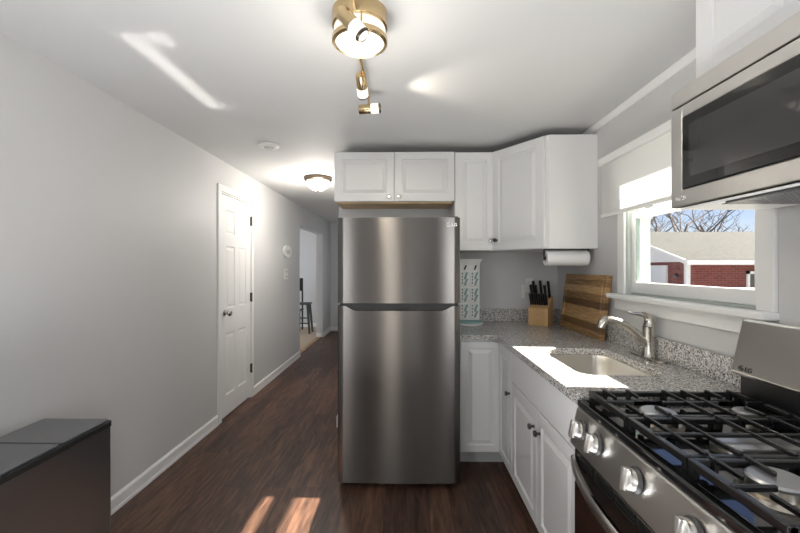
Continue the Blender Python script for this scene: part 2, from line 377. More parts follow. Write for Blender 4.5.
for (y0, y1) in cols:
    zz = zb
    for r0, r1 in rows:
        rail(y0, y1, zz, r0); zz = r1
        m.rings(frame((xf - .012, y0, r0), (0, 1, 0), (0, 0, 1)), y1 - y0, r1 - r0, [(0, .012), (.012, .002), (.018, .002), (.038, .009)], back=False)
    rail(y0, y1, zz, zt)
slab = m.build('door_slab', 'trim_white', d1)
m = MB(); m.lathe([(0, 0), (.026, 0), (.026, .006), (.012, .012), (.012, .03), (.024, .038), (.028, .052), (.02, .064), (0, .066)], (xf, a + .055, .95), (1, 0, 0))
m.build('door_knob', 'knob_metal', d1, True)
for z in (.31, 1.05, 1.84):
    m = MB(); m.box(XL + .001, XL + .017, DY1 - .018, DY1 - .002, z - .045, z + .045, .002).cyl((XL + .018, DY1 - .008, z - .048), (XL + .018, DY1 - .008, z + .048), .006, seg=12)
    m.build('hinge', 'knob_dark', d1)

# window on the right wall
w1 = sempty('window_1', (XR, (WY0 + WY1) / 2, WZ0))
m = MB(); cw = .07; xi = XR - .016
m.box(xi, XR, WY0 - cw, WY0, WZ0, WZ1, .003); m.box(xi, XR, WY1, WY1 + cw, WZ0, WZ1, .003); m.box(xi, XR, WY0 - cw, WY1 + cw, WZ1 + .0005, WZ1 + .04, .003)
m.build('window_casing', 'trim_white', w1)
m = MB(); t = .012
m.box(XR, XR + .13, WY0, WY0 + t, WZ0, WZ1); m.box(XR, XR + .13, WY1 - t, WY1, WZ0, WZ1); m.box(XR, XR + .13, WY0 + t, WY1 - t, WZ1 - t, WZ1); m.box(XR + .02, XR + .13, WY0 + t, WY1 - t, WZ0, WZ0 + t)
m.build('window_jamb', 'window_vinyl', w1)
def sash(name, x0, x1, z0, z1, st, rb, rt):
    m = MB(); y0, y1 = WY0 + t, WY1 - t
    m.box(x0, x1, y0, y0 + st, z0, z1, .004); m.box(x0, x1, y1 - st, y1, z0, z1, .004); m.box(x0 + .002, x1 - .002, y0 + st - .004, y1 - st + .004, z0, z0 + rb, .004); m.box(x0 + .002, x1 - .002, y0 + st - .004, y1 - st + .004, z1 - rt, z1, .004)
    s = m.build(name, 'trim_white', w1)
    MB().box(x0 + .006, x1 - .006, y1 - st - .004, y1 - st + .001, z0 + rb, z1 - rt).build('glazing_bead', 'window_gasket', s)
    MB().box((x0 + x1) / 2 - .002, (x0 + x1) / 2 + .002, y0 + st, y1 - st, z0 + rb, z1 - rt).build('window_pane', 'window_glass', s)
sash('window_sash', XR + .02, XR + .055, WZ0 + t, 1.677, .035, .06, .042)
sash('window_sash', XR + .06, XR + .095, 1.642, WZ1 - t, .035, .082, .018)
MB().box(XR - .062, XR + .02, WY0 - .075, WY1 + .115, WZ0 - .028, WZ0, .006).build('window_sill', 'trim_white', w1)
MB().box(XR - .018, XR, WY0 - .01, WY1 + .10, WZ0 - .095, WZ0 - .028, .004).build('window_apron', 'trim_white', w1)
# roller shade in front of the window
sh = thing('roller_shade', 'white woven roller shade pulled halfway down the window', 'blind', (XR - .03, 1.86, 2.0))
SY0, SY1, SX = 1.396, 2.455, XR - .062
MB().box(XR - .085, XR - .016, SY0, SY1, 1.985, 2.03, .006).build('headrail', 'plastic_white', sh)
MB().box(SX - .0012, SX + .0012, SY0 + .01, SY1 - .012, 1.688, 1.99).build('shade_fabric', 'shade_cloth', sh)
MB().box(SX - .008, SX + .008, SY0 + .01, SY1 - .012, 1.668, 1.69, .004).build('hem_bar', 'plastic_white', sh)
MB().box(SX - .013, SX - .004, 1.93, 1.99, 1.655, 1.676, .003).build('pull_tab', 'plastic_white', sh)

# ------------------------------------------------------------------ refrigerator
FX0, FX1, FY = -.425, .327, 2.385
fr = thing('refrigerator', 'tall stainless steel top freezer refrigerator standing on the dark wood floor', 'refrigerator', ((FX0 + FX1) / 2, 2.8, 0))
MB().box(FX0 + .004, FX1 - .004, FY + .075, 3.22, .04, 1.66, .004).build('cabinet_body', 'dark_side', fr)
def fdoor(name, zb, ztop):
    b = bmesh.new(); N = 40; cols = []
    for i in range(N + 1):
        u = i / N; x = FX0 + (FX1 - FX0) * u; c = (2 * u - 1)
        y = FY + .010 * c * c + (.006 * max(0, (abs(c) - .965) / .035) ** 2)
        zt = ztop(u); cols.append([b.verts.new(p) for p in ((x, y, zb), (x, y, zt), (x, FY + .07, zt), (x, FY + .07, zb))])
    for A, B in zip(cols, cols[1:]):
        for k in range(4): b.faces.new((A[k], B[k], B[(k + 1) % 4], A[(k + 1) % 4]))
    b.faces.new(cols[0]); b.faces.new(cols[-1][::-1]); bmesh.ops.recalc_face_normals(b, faces=b.faces[:])
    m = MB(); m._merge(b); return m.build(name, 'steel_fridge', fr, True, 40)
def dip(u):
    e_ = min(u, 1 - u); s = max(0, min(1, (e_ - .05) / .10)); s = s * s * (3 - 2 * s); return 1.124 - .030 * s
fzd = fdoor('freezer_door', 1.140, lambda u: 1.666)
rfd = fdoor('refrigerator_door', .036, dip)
MB().box(FX0 + .012, FX1 - .012, FY + .03, FY + .074, 1.07, 1.15).build('handle_recess', 'black_plastic', fr)
MB().box(FX0 + .03, FX1 - .03, FY + .06, FY + .09, .012, .05).build('toe_grille', 'black_plastic', fr)
for xx in (FX0 + .06, FX1 - .06): MB().cyl((xx, FY + .13, 0), (xx, FY + .13, .045), .02, seg=12).build('foot', 'black_plastic', fr)
MB().box(FX1 - .07, FX1 - .01, FY + .02, FY + .12, 1.661, 1.674, .003).build('hinge_cover', 'dark_side', fr)
def logo(mb, M, s):
    mb.lathe([(0, .0005), (s * .52, .0005), (s * .52, 0)], (0, 0, 0), (0, 0, 1), 20)
# badge: ring mark and letters
def badge(name, o, u, v, s, mat, parent):
    M = frame(o, u, v); m = MB()
    pts = [M @ Vector((s * .5 + s * .42 * math.cos(t_), s * .36 + s * .42 * math.sin(t_), .0008)) for t_ in [R(60 + k * 300 / 20) for k in range(21)]]
    m.tube(pts, s * .055, 6)
    m.tube([M @ Vector((s * .5, s * .55, .0008)), M @ Vector((s * .5, s * .2, .0008)), M @ Vector((s * .68, s * .2, .0008))], s * .05, 6)
    m.tube([M @ Vector((s * .5, s * .36, .0008)), M @ Vector((s * .9, s * .36, .0008))], s * .05, 6)
    m.cyl(M @ Vector((s * .3, s * .5, 0)), M @ Vector((s * .3, s * .5, .0015)), s * .07, seg=10)
    m.text('LG', s * 1.05, M @ Matrix.Translation((s * 1.2, 0, 0)))
    return m.build(name, mat, parent)
badge('logo', (.243, FY + .0045, 1.612), (1, 0, 0), (0, 0, 1), .026, 'logo_light', fzd)

# ------------------------------------------------------------------ cabinet builders
def knob(p, nrm, parent, mat='knob_metal', s=1):
    m = MB(); m.lathe([(0, 0), (.009 * s, 0), (.006 * s, .004), (.006 * s, .012), (.013 * s, .018), (.0155 * s, .024), (.012 * s, .030), (0, .031)], p, nrm, 20)
    return m.build('knob', mat, parent, True)
def cdoor(parent, o, u, wd, ht, st=.055, t=.019, name='door'):
    m = MB(); m.rings(frame(o, u, (0, 0, 1)), wd, ht, RAISED(t, st)); return m.build(name, 'cabinet_white', parent)
# over the refrigerator: faces -Y (u = +X)
YF = 3.0
c1 = thing('wall_cabinet', 'short white two door wall cabinet above the refrigerator', 'cabinet', (-.095, 3.15, 1.855))
MB().box(-.555, .362, YF + .019, YB - .002, 1.873, 2.245, .001).build('cabinet_body', 'cabinet_white', c1)
MB().box(-.545, .352, YF + .03, YB - .01, 1.857, 1.8725).build('bottom_panel', 'cabinet_inside', c1)
for x0, kx in ((-.559, -.136), (-.094, -.058)):
    d = cdoor(c1, (x0, YF + .019, 1.868), (1, 0, 0), .461, .381); knob((kx, YF, 1.903), (0, -1, 0), d)
# narrow wall cabinet
c2 = thing('wall_cabinet', 'tall narrow white wall cabinet with one door, between refrigerator cabinet and corner cabinet', 'cabinet', (.52, 3.15, 1.489))
MB().box(.369, .664, YF + .019, YB - .002, 1.489, 2.245, .001).build('cabinet_body', 'cabinet_white', c2)
d = cdoor(c2, (.371, YF + .019, 1.491), (1, 0, 0), .30, .752); knob((.638, YF, 1.565), (0, -1, 0), d)
# corner wall cabinet with angled door
c3 = thing('wall_cabinet', 'white corner wall cabinet with an angled door above the knife block', 'cabinet', (1.0, 3.0, 1.489))
P = [(.666, YB - .002), (.666, YF + .02), (.945, 2.63), (.953, 2.622), (XR - .002, 2.622), (XR - .002, YB - .002)]
MB().prism(P, Matrix.Translation((0, 0, 1.487)), .760).build('cabinet_body', 'cabinet_white', c3)
u = Vector((.945 - .674, 2.63 - YF - .01, 0)); L = u.length; un = u.normalized()
nn = un.cross(Vector((0, 0, 1)))
oo = Vector((.672, YF + .012, 1.490)) + nn * .001
d = cdoor(c3, oo, un, L - .012, .753, .06); knob(oo + un * .045 + nn * .019 + Vector((0, 0, .075)), nn, d, 'knob_dark')
# over the microwave, faces -X (u = -Y)
c4 = thing('wall_cabinet', 'white wall cabinet above the microwave, cut by the top of the frame', 'cabinet', (1.1, .98, 1.975))
MB().box(1.0, XR - .002, .60, 1.345, 1.972, 2.29, .001).build('cabinet_body', 'cabinet_white', c4)
for y1 in (1.343, .971): cdoor(c4, (1.0, y1, 1.976), (0, -1, 0), .368, .312, .055)

# base cabinets
BX = .64; BY = 2.66
c5 = thing('base_cabinet', 'white corner base cabinet with two hinged doors beside the refrigerator', 'cabinet', (.8, 2.9, 0))
P = [(.335, YB - .004), (.335, BY), (BX, BY), (BX, 2.322), (XR - .004, 2.322), (XR - .004, YB - .004)]
MB().prism(P, Matrix.Translation((0, 0, .105)), .765).build('cabinet_body', 'cabinet_white', c5)
P = [(.335, YB - .004), (.335, BY + .08), (BX + .08, BY + .08), (BX + .08, 2.322), (XR - .004, 2.322), (XR - .004, YB - .004)]
MB().prism(P, Matrix.Translation((0, 0, 0)), .105).build('toe_kick', 'toe_grey', c5)
cdoor(c5, (.362, BY, .112), (1, 0, 0), .274, .748, .045)
d = cdoor(c5, (BX, 2.638, .112), (0, -1, 0), .312, .748, .045); knob((BX - .019, 2.362, .60), (-1, 0, 0), d, 'knob_dark')
c6 = thing('base_cabinet', 'white sink base cabinet with false drawer front and double doors beside the range', 'cabinet', (.9, 1.87, 0))
m = MB(); m.box(BX, BX + .02, 1.422, 2.32, .105, .87); m.box(BX, XR - .004, 2.302, 2.32, .105, .87); m.box(BX, XR - .004, 1.422, 1.44, .105, .87); m.box(BX, XR - .004, 1.422, 2.32, .105, .125); m.box(XR - .02, XR - .004, 1.422, 2.32, .105, .87)
m.build('cabinet_body', 'cabinet_white', c6)
MB().box(BX + .08, XR - .004, 1.422, 2.32, 0, .105).build('toe_kick', 'toe_grey', c6)
m = MB(); m.rings(frame((BX, 2.317, .684), (0, -1, 0), (0, 0, 1)), .892, .178, [(0, 0), (0, .015), (.004, .019)]); m.build('false_front', 'cabinet_white', c6)
for y1, ky in ((2.317, 1.912), (1.869, 1.828)):
    d = cdoor(c6, (BX, y1, .112), (0, -1, 0), .444, .564, .055); knob((BX - .019, ky, .585), (-1, 0, 0), d, 'knob_dark')

# ------------------------------------------------------------------ counter, sink, faucet
CT, CB = .905, .871
SKX0, SKX1, SKY0, SKY1, SKR = .745, 1.11, 1.665, 2.205, .075
def rrect(x0, x1, y0, y1, r, k=8):
    out = []
    for cx, cy_, a0 in ((x1 - r, y1 - r, 0), (x0 + r, y1 - r, 90), (x0 + r, y0 + r, 180), (x1 - r, y0 + r, 270)):
        for i in range(k + 1): out.append((cx + r * math.cos(R(a0 + 90 * i / k)), cy_ + r * math.sin(R(a0 + 90 * i / k))))
    return out
def with_hole(outer, hole, z0, z1, bev):
    b = bmesh.new()
    vo = [b.verts.new((x, y, z1)) for x, y in outer]; vh = [b.verts.new((x, y, z1)) for x, y in hole]
    eo = [b.edges.new((vo[i], vo[(i + 1) % len(vo)])) for i in range(len(vo))]; eh = [b.edges.new((vh[i], vh[(i + 1) % len(vh)])) for i in range(len(vh))]
    bmesh.ops.triangle_fill(b, edges=eo + eh, use_beauty=True)
    ret = bmesh.ops.extrude_face_region(b, geom=b.faces[:])
    for v in [g for g in ret['geom'] if isinstance(g, bmesh.types.BMVert)]: v.co.z = z0
    bmesh.ops.recalc_face_normals(b, faces=b.faces[:])
    if bev:
        es = [e for e in b.edges if len(e.link_faces) == 2 and all(abs(v.co.z - z1) < 1e-6 for v in e.verts) and e.calc_face_angle(0) > R(60)]
        bmesh.ops.bevel(b, geom=es, offset=bev, segments=3, affect='EDGES', profile=.5)
    return b
ct = thing('countertop', 'speckled grey granite countertop wrapping the corner with a low backsplash', 'countertop', (.9, 2.6, CB))
fil = [(.605 + .05 * (1 - math.cos(R(a_))) , 2.58 + .05 * math.sin(R(a_))) for a_ in (0, 30, 60)]
outer = [(.335, YB - .003), (.335, 2.63), (.56, 2.63), (.585, 2.62), (.60, 2.60), (.605, 2.57), (.605, 1.415), (XR - .003, 1.415), (XR - .003, YB - .003)]
m = MB(); m._merge(with_hole(outer, rrect(SKX0, SKX1, SKY0, SKY1, SKR), CB, CT, .006)); m.build('counter_slab', 'granite', ct)
m = MB(); m.box(.335, XR - .024, YB - .024, YB - .004, CT, CT + .105, .003); m.box(XR - .023, XR - .003, 1.415, YB - .004, CT, CT + .105, .003)
m.build('backsplash', 'granite', ct)
# sink
sk = thing('kitchen_sink', 'stainless steel undermount sink basin set into the granite countertop', 'sink', (.93, 1.93, .69))
b = bmesh.new(); prof = [(-.02, .8695), (.004, .8695), (.008, .84), (.014, .73), (.03, .70), (.06, .692)]; L = []
for ins, z in prof:
    L.append([b.verts.new((x, y, z)) for x, y in rrect(SKX0 + ins, SKX1 - ins, SKY0 + ins, SKY1 - ins, SKR - min(ins, .05))])
for A, B in zip(L, L[1:]):
    for k in range(len(A)): b.faces.new((A[k], A[(k + 1) % len(A)], B[(k + 1) % len(A)], B[k]))
b.faces.new(L[-1]); bmesh.ops.recalc_face_normals(b, faces=b.faces[:]); bmesh.ops.reverse_faces(b, faces=b.faces[:])
m = MB(); m._merge(b); m.build('basin', 'steel_sink', sk, True, 50)
MB().lathe([(0, .694), (.035, .694), (.043, .697), (.045, .6945)], (.93, 1.95, 0)).build('drain', 'chrome', sk, True)
# faucet
fc = thing('kitchen_faucet', 'brushed nickel single lever kitchen faucet arching over the sink', 'faucet', (1.215, 1.98, CT))
P = rrect(-.028, .028, -.125, .125, .027)
MB().prism([(1.212 + x, 1.98 + y) for x, y in P], Matrix.Translation((0, 0, CT)), .010, .003).build('base_plate', 'nickel', fc)
MB().lathe([(0, 0), (.034, 0), (.031, .01), (.027, .03), (.026, .09), (.027, .135), (.0275, .148), (.0, .149)], (1.215, 1.98, CT + .010)).build('faucet_body', 'nickel', fc, True)
pts = []; rs = []
for p, r_ in (((1.21, 1.98, .96), .019), ((1.187, 1.98, .99), .0205), ((1.15, 1.98, 1.03), .021), ((1.105, 1.98, 1.066), .020), ((1.06, 1.98, 1.088), .0195), ((1.025, 1.98, 1.098), .0205), ((.998, 1.98, 1.095), .022), ((.982, 1.98, 1.078), .022), ((.977, 1.98, 1.056), .020)): pts.append(p); rs.append(r_)
MB().tube(pts, rs, 16).build('spout', 'nickel', fc, True, 60)
pts = [(1.216, 1.98, 1.064), (1.219, 1.98, 1.085), (1.213, 1.98, 1.108), (1.193, 1.98, 1.122), (1.163, 1.98, 1.127), (1.135, 1.98, 1.130), (1.112, 1.98, 1.136)]
MB().tube(pts, [.027, .0245, .019, .014, .010, .0075, .005], 14).build('lever_handle', 'nickel', fc, True, 60)

# ------------------------------------------------------------------ gas range
RY0, RY1 = .65, 1.41; RZ = .885
rg = thing('gas_range', 'stainless steel gas range with black cast iron grates beside the granite counter', 'stove', (.92, 1.03, 0))
MB().box(.645, 1.255, RY0 + .003, RY1 - .003, .03, RZ - .03).build('oven_body', 'dark_side', rg)
for xx in (.68, 1.22):
    for yy in (RY0 + .04, RY1 - .04): MB().cyl((xx, yy, 0), (xx, yy, .032), .016, seg=10).build('foot', 'black_plastic', rg)
m = MB(); m.box(.628, 1.255, RY0, RY1, RZ - .03, RZ - .006, .003); m.box(.611, .64, RY0, RY1, RZ - .022, RZ + .003, .006); m.box(.64, 1.2, RY1 - .016, RY1, RZ - .01, RZ + .003, .003); m.box(.64, 1.2, RY0, RY0 + .016, RZ - .01, RZ + .003, .003)
ck = m.build('cooktop', 'black_enamel', rg)
# slanted control panel (profile in x,z extruded along y)
P = [(.645, .856), (.615, .862), (.610, .858), (.585, .735), (.60, .722), (.645, .722)]
cp = MB().prism(P, frame((0, RY1 - .001, 0), (1, 0, 0), (0, 0, 1)), RY1 - RY0 - .002, .002).build('control_panel', 'steel_range', rg)
pn = Vector((-.141, 0, .027)).normalized(); pv = Vector((.027, 0, .141)).normalized()
for ky in (1.343, 1.236, 1.03, .824, .717):
    c = Vector((.598, ky, .803)) + pn * .001
    m = MB(); m.lathe([(.0, 0), (.034, 0), (.034, .004), (.029, .010), (.0, .010)], c, pn, 32); sk_ = m.build('knob_skirt', 'dark_side', cp, True)
    m = MB(); m.lathe([(.0275, .007), (.0285, .010), (.0275, .024), (.024, .028), (0, .0285)], c, pn, 32)
    M = frame(c, (0, -1, 0), pv)
    b = bmesh.new(); m.box(-.0075, .0075, -.029, .029, .020, .040, .003, 2, M)
    m.build('knob', 'steel_range', cp, True)
# oven door
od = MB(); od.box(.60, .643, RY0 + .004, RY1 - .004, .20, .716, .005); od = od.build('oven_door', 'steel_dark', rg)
MB().box(.5975, .6015, RY0 + .012, RY1 - .012, .212, .600, .0005).build('oven_window', 'oven_glass', od)
m = MB()
for k in range(6):
    y1 = RY1 - .05 - k * .115
    for zz in (.684, .695, .706): m.box(.597, .601, y1 - .095, y1, zz - .003, zz + .003)
m.build('door_vent', 'black_plastic', od)
hp = []
for i in range(21):
    u = i / 20; y = RY1 - .012 - u * (RY1 - RY0 - .024); s = math.sin(math.pi * u) ** .75; hp.append((.594 - .046 * s, y, .676 - .018 * min(1, s * 1.3)))
m = MB(); b = bmesh.new(); rr = []
for (x, y, z) in hp:
    rr.append([b.verts.new((x + dx, y, z + dz)) for dx, dz in ((-.010, -.014), (-.010, .014), (-.005, .020), (.004, .020), (.006, 0), (.004, -.020), (-.005, -.020))])
for A, B in zip(rr, rr[1:]):
    for k in range(7): b.faces.new((A[k], A[(k + 1) % 7], B[(k + 1) % 7], B[k]))
b.faces.new(rr[0]); b.faces.new(rr[-1]); bmesh.ops.recalc_face_normals(b, faces=b.faces[:]); m._merge(b); m.build('oven_handle', 'steel_range', od, True, 50)
MB().box(.605, .643, RY0 + .004, RY1 - .004, .035, .192, .005).build('drawer', 'steel_range', rg)
# backguard
P = [(1.150, .995), (1.158, .985), (1.245, .985), (1.258, 1.0), (1.258, 1.165), (1.20, 1.178), (1.19, 1.172)]
bgd = MB().prism(P, frame((0, RY1 - .005, 0), (1, 0, 0), (0, 0, 1)), RY1 - RY0 - .01, .003).build('backguard', 'steel_range', rg)
MB().box(1.185, 1.255, RY0 + .005, RY1 - .005, RZ - .008, .986).build('backguard_riser', 'black_plastic', rg)
bv = Vector((.04, 0, .177)).normalized()
badge('logo', Vector((1.1525, 1.375, 1.005)) + Vector((-.0012, 0, 0)), (0, -1, 0), bv, .021, 'logo_dark', bgd)
# burners and grates
for bx, by, r_ in ((.775, 1.215, .050), (1.05, 1.225, .034), (.78, .835, .052), (1.05, .835, .034)):
    bo = MB().lathe([(r_ + .018, RZ - .006), (r_ + .010, RZ + .002), (r_ - .002, RZ + .004), (r_ - .004, RZ + .023), (0, RZ + .023)], (bx, by, 0)).build('burner', 'burner_alloy', rg, True)
    MB().lathe([(0, RZ + .0235), (r_, RZ + .0235), (r_ + .001, RZ + .029), (r_ - .004, RZ + .034), (0, RZ + .0345)], (bx, by, 0)).build('burner_cap', 'burner_cap', bo, True)
bo = MB().prism(rrect(.80, 1.04, .985, 1.075, .044), Matrix.Translation((0, 0, RZ - .006)), .018, .003).build('burner', 'burner_alloy', rg, True)
MB().prism(rrect(.80, 1.04, .985, 1.075, .044), Matrix.Translation((0, 0, RZ + .0125)), .010, .003).build('burner_cap', 'burner_cap', bo, True)
GZ = .928
def grate(y0, y1, cx, ctr=False):
    m = MB(); x0, x1 = .645, 1.165; h = .014; b2 = .0045
    def bar(ax, a0, a1, c, z=GZ, wd=b2, hh=h):
        if ax == 'y': m.box(c - wd, c + wd, a0, a1, z - hh, z, .003)
        else: m.box(a0, a1, c - wd, c + wd, z - hh, z, .003)
    bar('y', y0, y1, x0 + .006, GZ - .004, .008, .02); bar('y', y0, y1, x1 - .006, GZ - .004, .008, .02)
    bar('x', x0, x1, y0 + .007, GZ - .004, .007, .018); bar('x', x0, x1, y1 - .007, GZ - .004, .007, .018)
    ym = (y0 + y1) / 2
    for i, x in enumerate((.695, .775, .90, .965, 1.05, 1.125)):
        if ctr or i in (2, 3): bar('y', y0 + .01, y1 - .01, x, GZ + .003, .004, .013)
        else:
            g = .045 if i in (1, 4) else .03
            bar('y', y0 + .01, ym - g, x, GZ + .003, .004, .013); bar('y', ym + g, y1 - .01, x, GZ + .003, .004, .013)
        for yy in (y0 + .012, y1 - .012): m.box(x - .006, x + .006, yy - .008, yy + .008, RZ + .012, GZ + .003, .002)
    if ctr: bar('x', x0, x1, ym, GZ, .005, .012)
    else:
        bar('x', x0, .735, ym); bar('x', .825, 1.005, ym); bar('x', 1.09, x1, ym)
    for xx in (x0 + .008, x1 - .008, .90):
        for yy in (y0 + .008, y1 - .008): m.box(xx - .008, xx + .008, yy - .008, yy + .008, RZ - .006, GZ - .006, .002)
    return m.build('grate', 'cast_iron', rg)
grate(1.158, 1.392, 1.225); grate(.912, 1.152, 1.03, True); grate(.668, .906, .835)

# ------------------------------------------------------------------ microwave
MX, MZ0, MZ1, MY0, MY1 = .93, 1.567, 1.968, .63, 1.389
mw = thing('microwave', 'stainless over the range microwave mounted under the upper right cabinet', 'microwave', (1.1, 1.0, MZ0))
m = MB(); m.box(MX + .03, XR - .02, MY0, MY1, MZ0 + .004, MZ1 - .002, .003); m.build('microwave_body', 'steel_dark', mw)
MB().box(MX, MX + .03, MY0, MY1, 1.910, MZ1, .003).build('top_vent_panel', 'steel_range', mw)
m = MB(); y0, y1, z0, z1 = 1.332, .70, 1.622, 1.866
# door as a frame with a window opening
m.box(MX, MX + .03, y0, MY1, MZ0, 1.905, .003); m.box(MX, MX + .03, MY0, y1, MZ0, 1.905, .003); m.box(MX, MX + .03, y1 - .004, y0 + .004, MZ0, z0, .003); m.box(MX, MX + .03, y1 - .004, y0 + .004, z1, 1.905, .003)
md = m.build('microwave_door', 'steel_range', mw)
MB().box(MX - .003, MX + .012, y1, y0, z0, z1, .004).build('door_window', 'microwave_bezel', md)
MB().box(MX - .0038, MX - .0028, y1 + .03, y0 - .035, z0 + .035, z1 - .035).build('door_screen', 'microwave_glass', md)
badge('logo', (MX - .0008, 1.362, 1.588), (0, -1, 0), (0, 0, 1), .019, 'logo_light', md)
m = MB(); m.box(MX + .03, XR - .022, MY0 + .01, MY1 - .004, MZ0 - .006, MZ0 + .0035, .002); m.build('bottom_plate', 'plastic_white', mw)
def filt(ya, yb):
    m = MB(); x0, x1 = MX + .07, MX + .30; z = MZ0 - .009
    m.box(x0, x1, ya, ya + .008, z, z + .004); m.box(x0, x1, yb - .008, yb, z, z + .004); m.box(x0, x0 + .008, ya, yb, z, z + .004); m.box(x1 - .008, x1, ya, yb, z, z + .004)
    k = 18
    for i in range(1, k): yy = ya + (yb - ya) * i / k; m.box(x0, x1, yy - .002, yy + .002, z, z + .004)
    for i in range(1, 14): xx = x0 + (x1 - x0) * i / 14; m.box(xx - .002, xx + .002, ya, yb, z, z + .004)
    return m.build('grease_filter', 'burner_cap', mw)
filt(1.00, 1.24); filt(.69, .90)
MB().box(MX + .065, MX + .305, 0.99, 1.25, MZ0 - .0075, MZ0 - .0062).build('vent_opening', 'black_plastic', mw)
MB().box(MX + .065, MX + .305, .68, .91, MZ0 - .0075, MZ0 - .0062).build('vent_opening', 'black_plastic', mw)
MB().box(MX + .035, MX + .058, .72, 1.20, MZ0 - .012, MZ0 - .0062, .003).build('light_strip', 'dark_side', mw)

# ------------------------------------------------------------------ things on the counter
# knife block
BL = Vector((.966, 3.115, CT)); ang = R(-36)
def bw(u, v, z): return BL + Vector((math.cos(ang) * u - math.sin(ang) * v, math.sin(ang) * u + math.cos(ang) * v, z))
Mb = Matrix.Translation(BL) @ Matrix.Rotation(ang, 4, 'Z')
BW = .152
kb = thing('knife_block', 'light bamboo knife block full of black handled knives in the counter corner', 'knife block', bw(.076, .07, 0))
P = [(0, 0), (0, .135), (.045, .165), (.045, .168), (.125, .232), (.145, .20), (.145, 0)]
m = MB(); m.prism(P, Mb @ frame((BW, 0, 0), (0, 1, 0), (0, 0, 1)) @ Matrix.Translation((0, 0, -BW)), BW, .002)
# which way the prism runs is settled by its own axes (u=+v, v=+z gives w=+x)
m.build('block', 'bamboo', kb)
m = MB(); M = Mb @ frame((.076, -.0006, .062), (1, 0, 0), (0, 0, 1))
m.prism([(-.012, 0), (.012, 0), (0, .014)], M, .0006); m.box(-.03, .03, -.008, -.005, 0, .0006, 0, 2, M); m.build('emblem', 'cabinet_inside', kb)
kd = Vector((0, -.36, .933)).normalized()   # knives lean forward out of the sloping top
def kdir(): return (Matrix.Rotation(ang, 3, 'Z') @ kd)
def place_knife(o, u, v, z):
    o.location = bw(u, v, z)
def make_knife(name, label, cat, group, ln, wd, th):
    r = thing(name, label, cat, (0, 0, 0), group)
    dd = kdir(); side = Matrix.Rotation(ang, 3, 'Z') @ Vector((1, 0, 0)); fr3 = side.cross(dd)
    M = Matrix((fr3, side, dd)).transposed().to_4x4()
    m = MB(); m.prism([(-wd * .5, .004), (wd * .5, .004), (wd * .5, ln * .4), (wd * .42, ln * .65), (wd * .62, ln), (-wd * .2, ln * 1.03), (-wd * .55, ln * .9), (-wd * .42, ln * .5)], M @ Matrix(((1, 0, 0, 0), (0, 0, -1, th / 2), (0, 1, 0, 0), (0, 0, 0, 1))), th, .0022)
    h = m.build('handle', 'black_plastic', r, True, 60)
    m = MB(); m.box(-wd * .45, wd * .45, -th * .4, th * .4, -.012, .006, .001, 2, M); m.build('bolster', 'chrome', r)
    m = MB(); m.box(-wd * .25, wd * .3, -th * .3, th * .3, ln * 1.005, ln * 1.03, .001, 2, M); m.build('end_cap', 'chrome', r)
    return r
ordn = ['leftmost', 'second from left', 'third from left', 'fourth from left', 'fourth from right', 'third from right', 'second from right', 'rightmost']
k0 = make_knife('steak_knife', '', 'knife', 'steak knives in the block front row', .098, .018, .012)
for i in range(8):
    k = k0 if i == 0 else copy_tree(k0)
    place_knife(k, .014 + i * .0177, .028, .158); k['label'] = f'black steak knife handle, {ordn[i]} of the low front row in the knife block'
k1 = make_knife('kitchen_knife', '', 'knife', 'large knives in the block upper rows', .140, .025, .017)
spots = [(.016, .062, 'large black knife handle at the left end of the middle row in the knife block'),
         (.052, .062, 'large black knife handle second from left in the middle row of the knife block'),
         (.122, .062, 'large black knife handle at the right of the middle row in the knife block'),
         (.024, .098, 'tall black knife handle at the left of the back row in the knife block'),
         (.076, .104, 'tallest black knife handle rising from the middle of the knife block back row'),
         (.138, .100, 'tall black knife handle at the right end of the knife block back row')]
for i, (u_, v_, lab) in enumerate(spots):
    k = k1 if i == 0 else copy_tree(k1)
    place_knife(k, u_, v_, .172 + (v_ - .045) * .8); k['label'] = lab
sc_ = thing('kitchen_scissors', 'black looped scissors handle between the large knives in the knife block', 'scissors', bw(.095, .066, .19))
dd = kdir(); side = Matrix.Rotation(ang, 3, 'Z') @ Vector((1, 0, 0)); o_ = bw(.095, .066, .185)
for s in (-1, 1):
    m = MB(); m.tube([o_ + side * (s * (.011 + .011 * math.cos(t_))) + dd * (.045 + .026 * math.sin(t_)) for t_ in [2 * math.pi * k_ / 16 for k_ in range(17)]], .0035, 8)
    m.tube([o_ + dd * -.01, o_ + side * s * .006 + dd * .022], .004, 8); m.build('loop_handle', 'black_plastic', sc_, True, 60)
# cutting board leaning on the right wall
cb = thing('cutting_board', 'large striped wooden cutting board leaning against the wall beside the window', 'cutting board', (1.2, 2.75, CT))
lean = Vector((.050, 0, .405)).normalized(); tb = .03
Mc = frame((1.192, 3.065, CT + .001), (0, -1, 0), lean)  # w = u x v points to -X side
m = MB()
m.rings(Mc @ Matrix.Translation((0, 0, -tb)), .632, .408, [(0, 0), (0, .004), (.0, tb - .004), (.004, tb), (.035, tb), (.039, tb - .005), (.045, tb - .005), (.049, tb)])
bo = m.build('board', 'board_wood', cb)
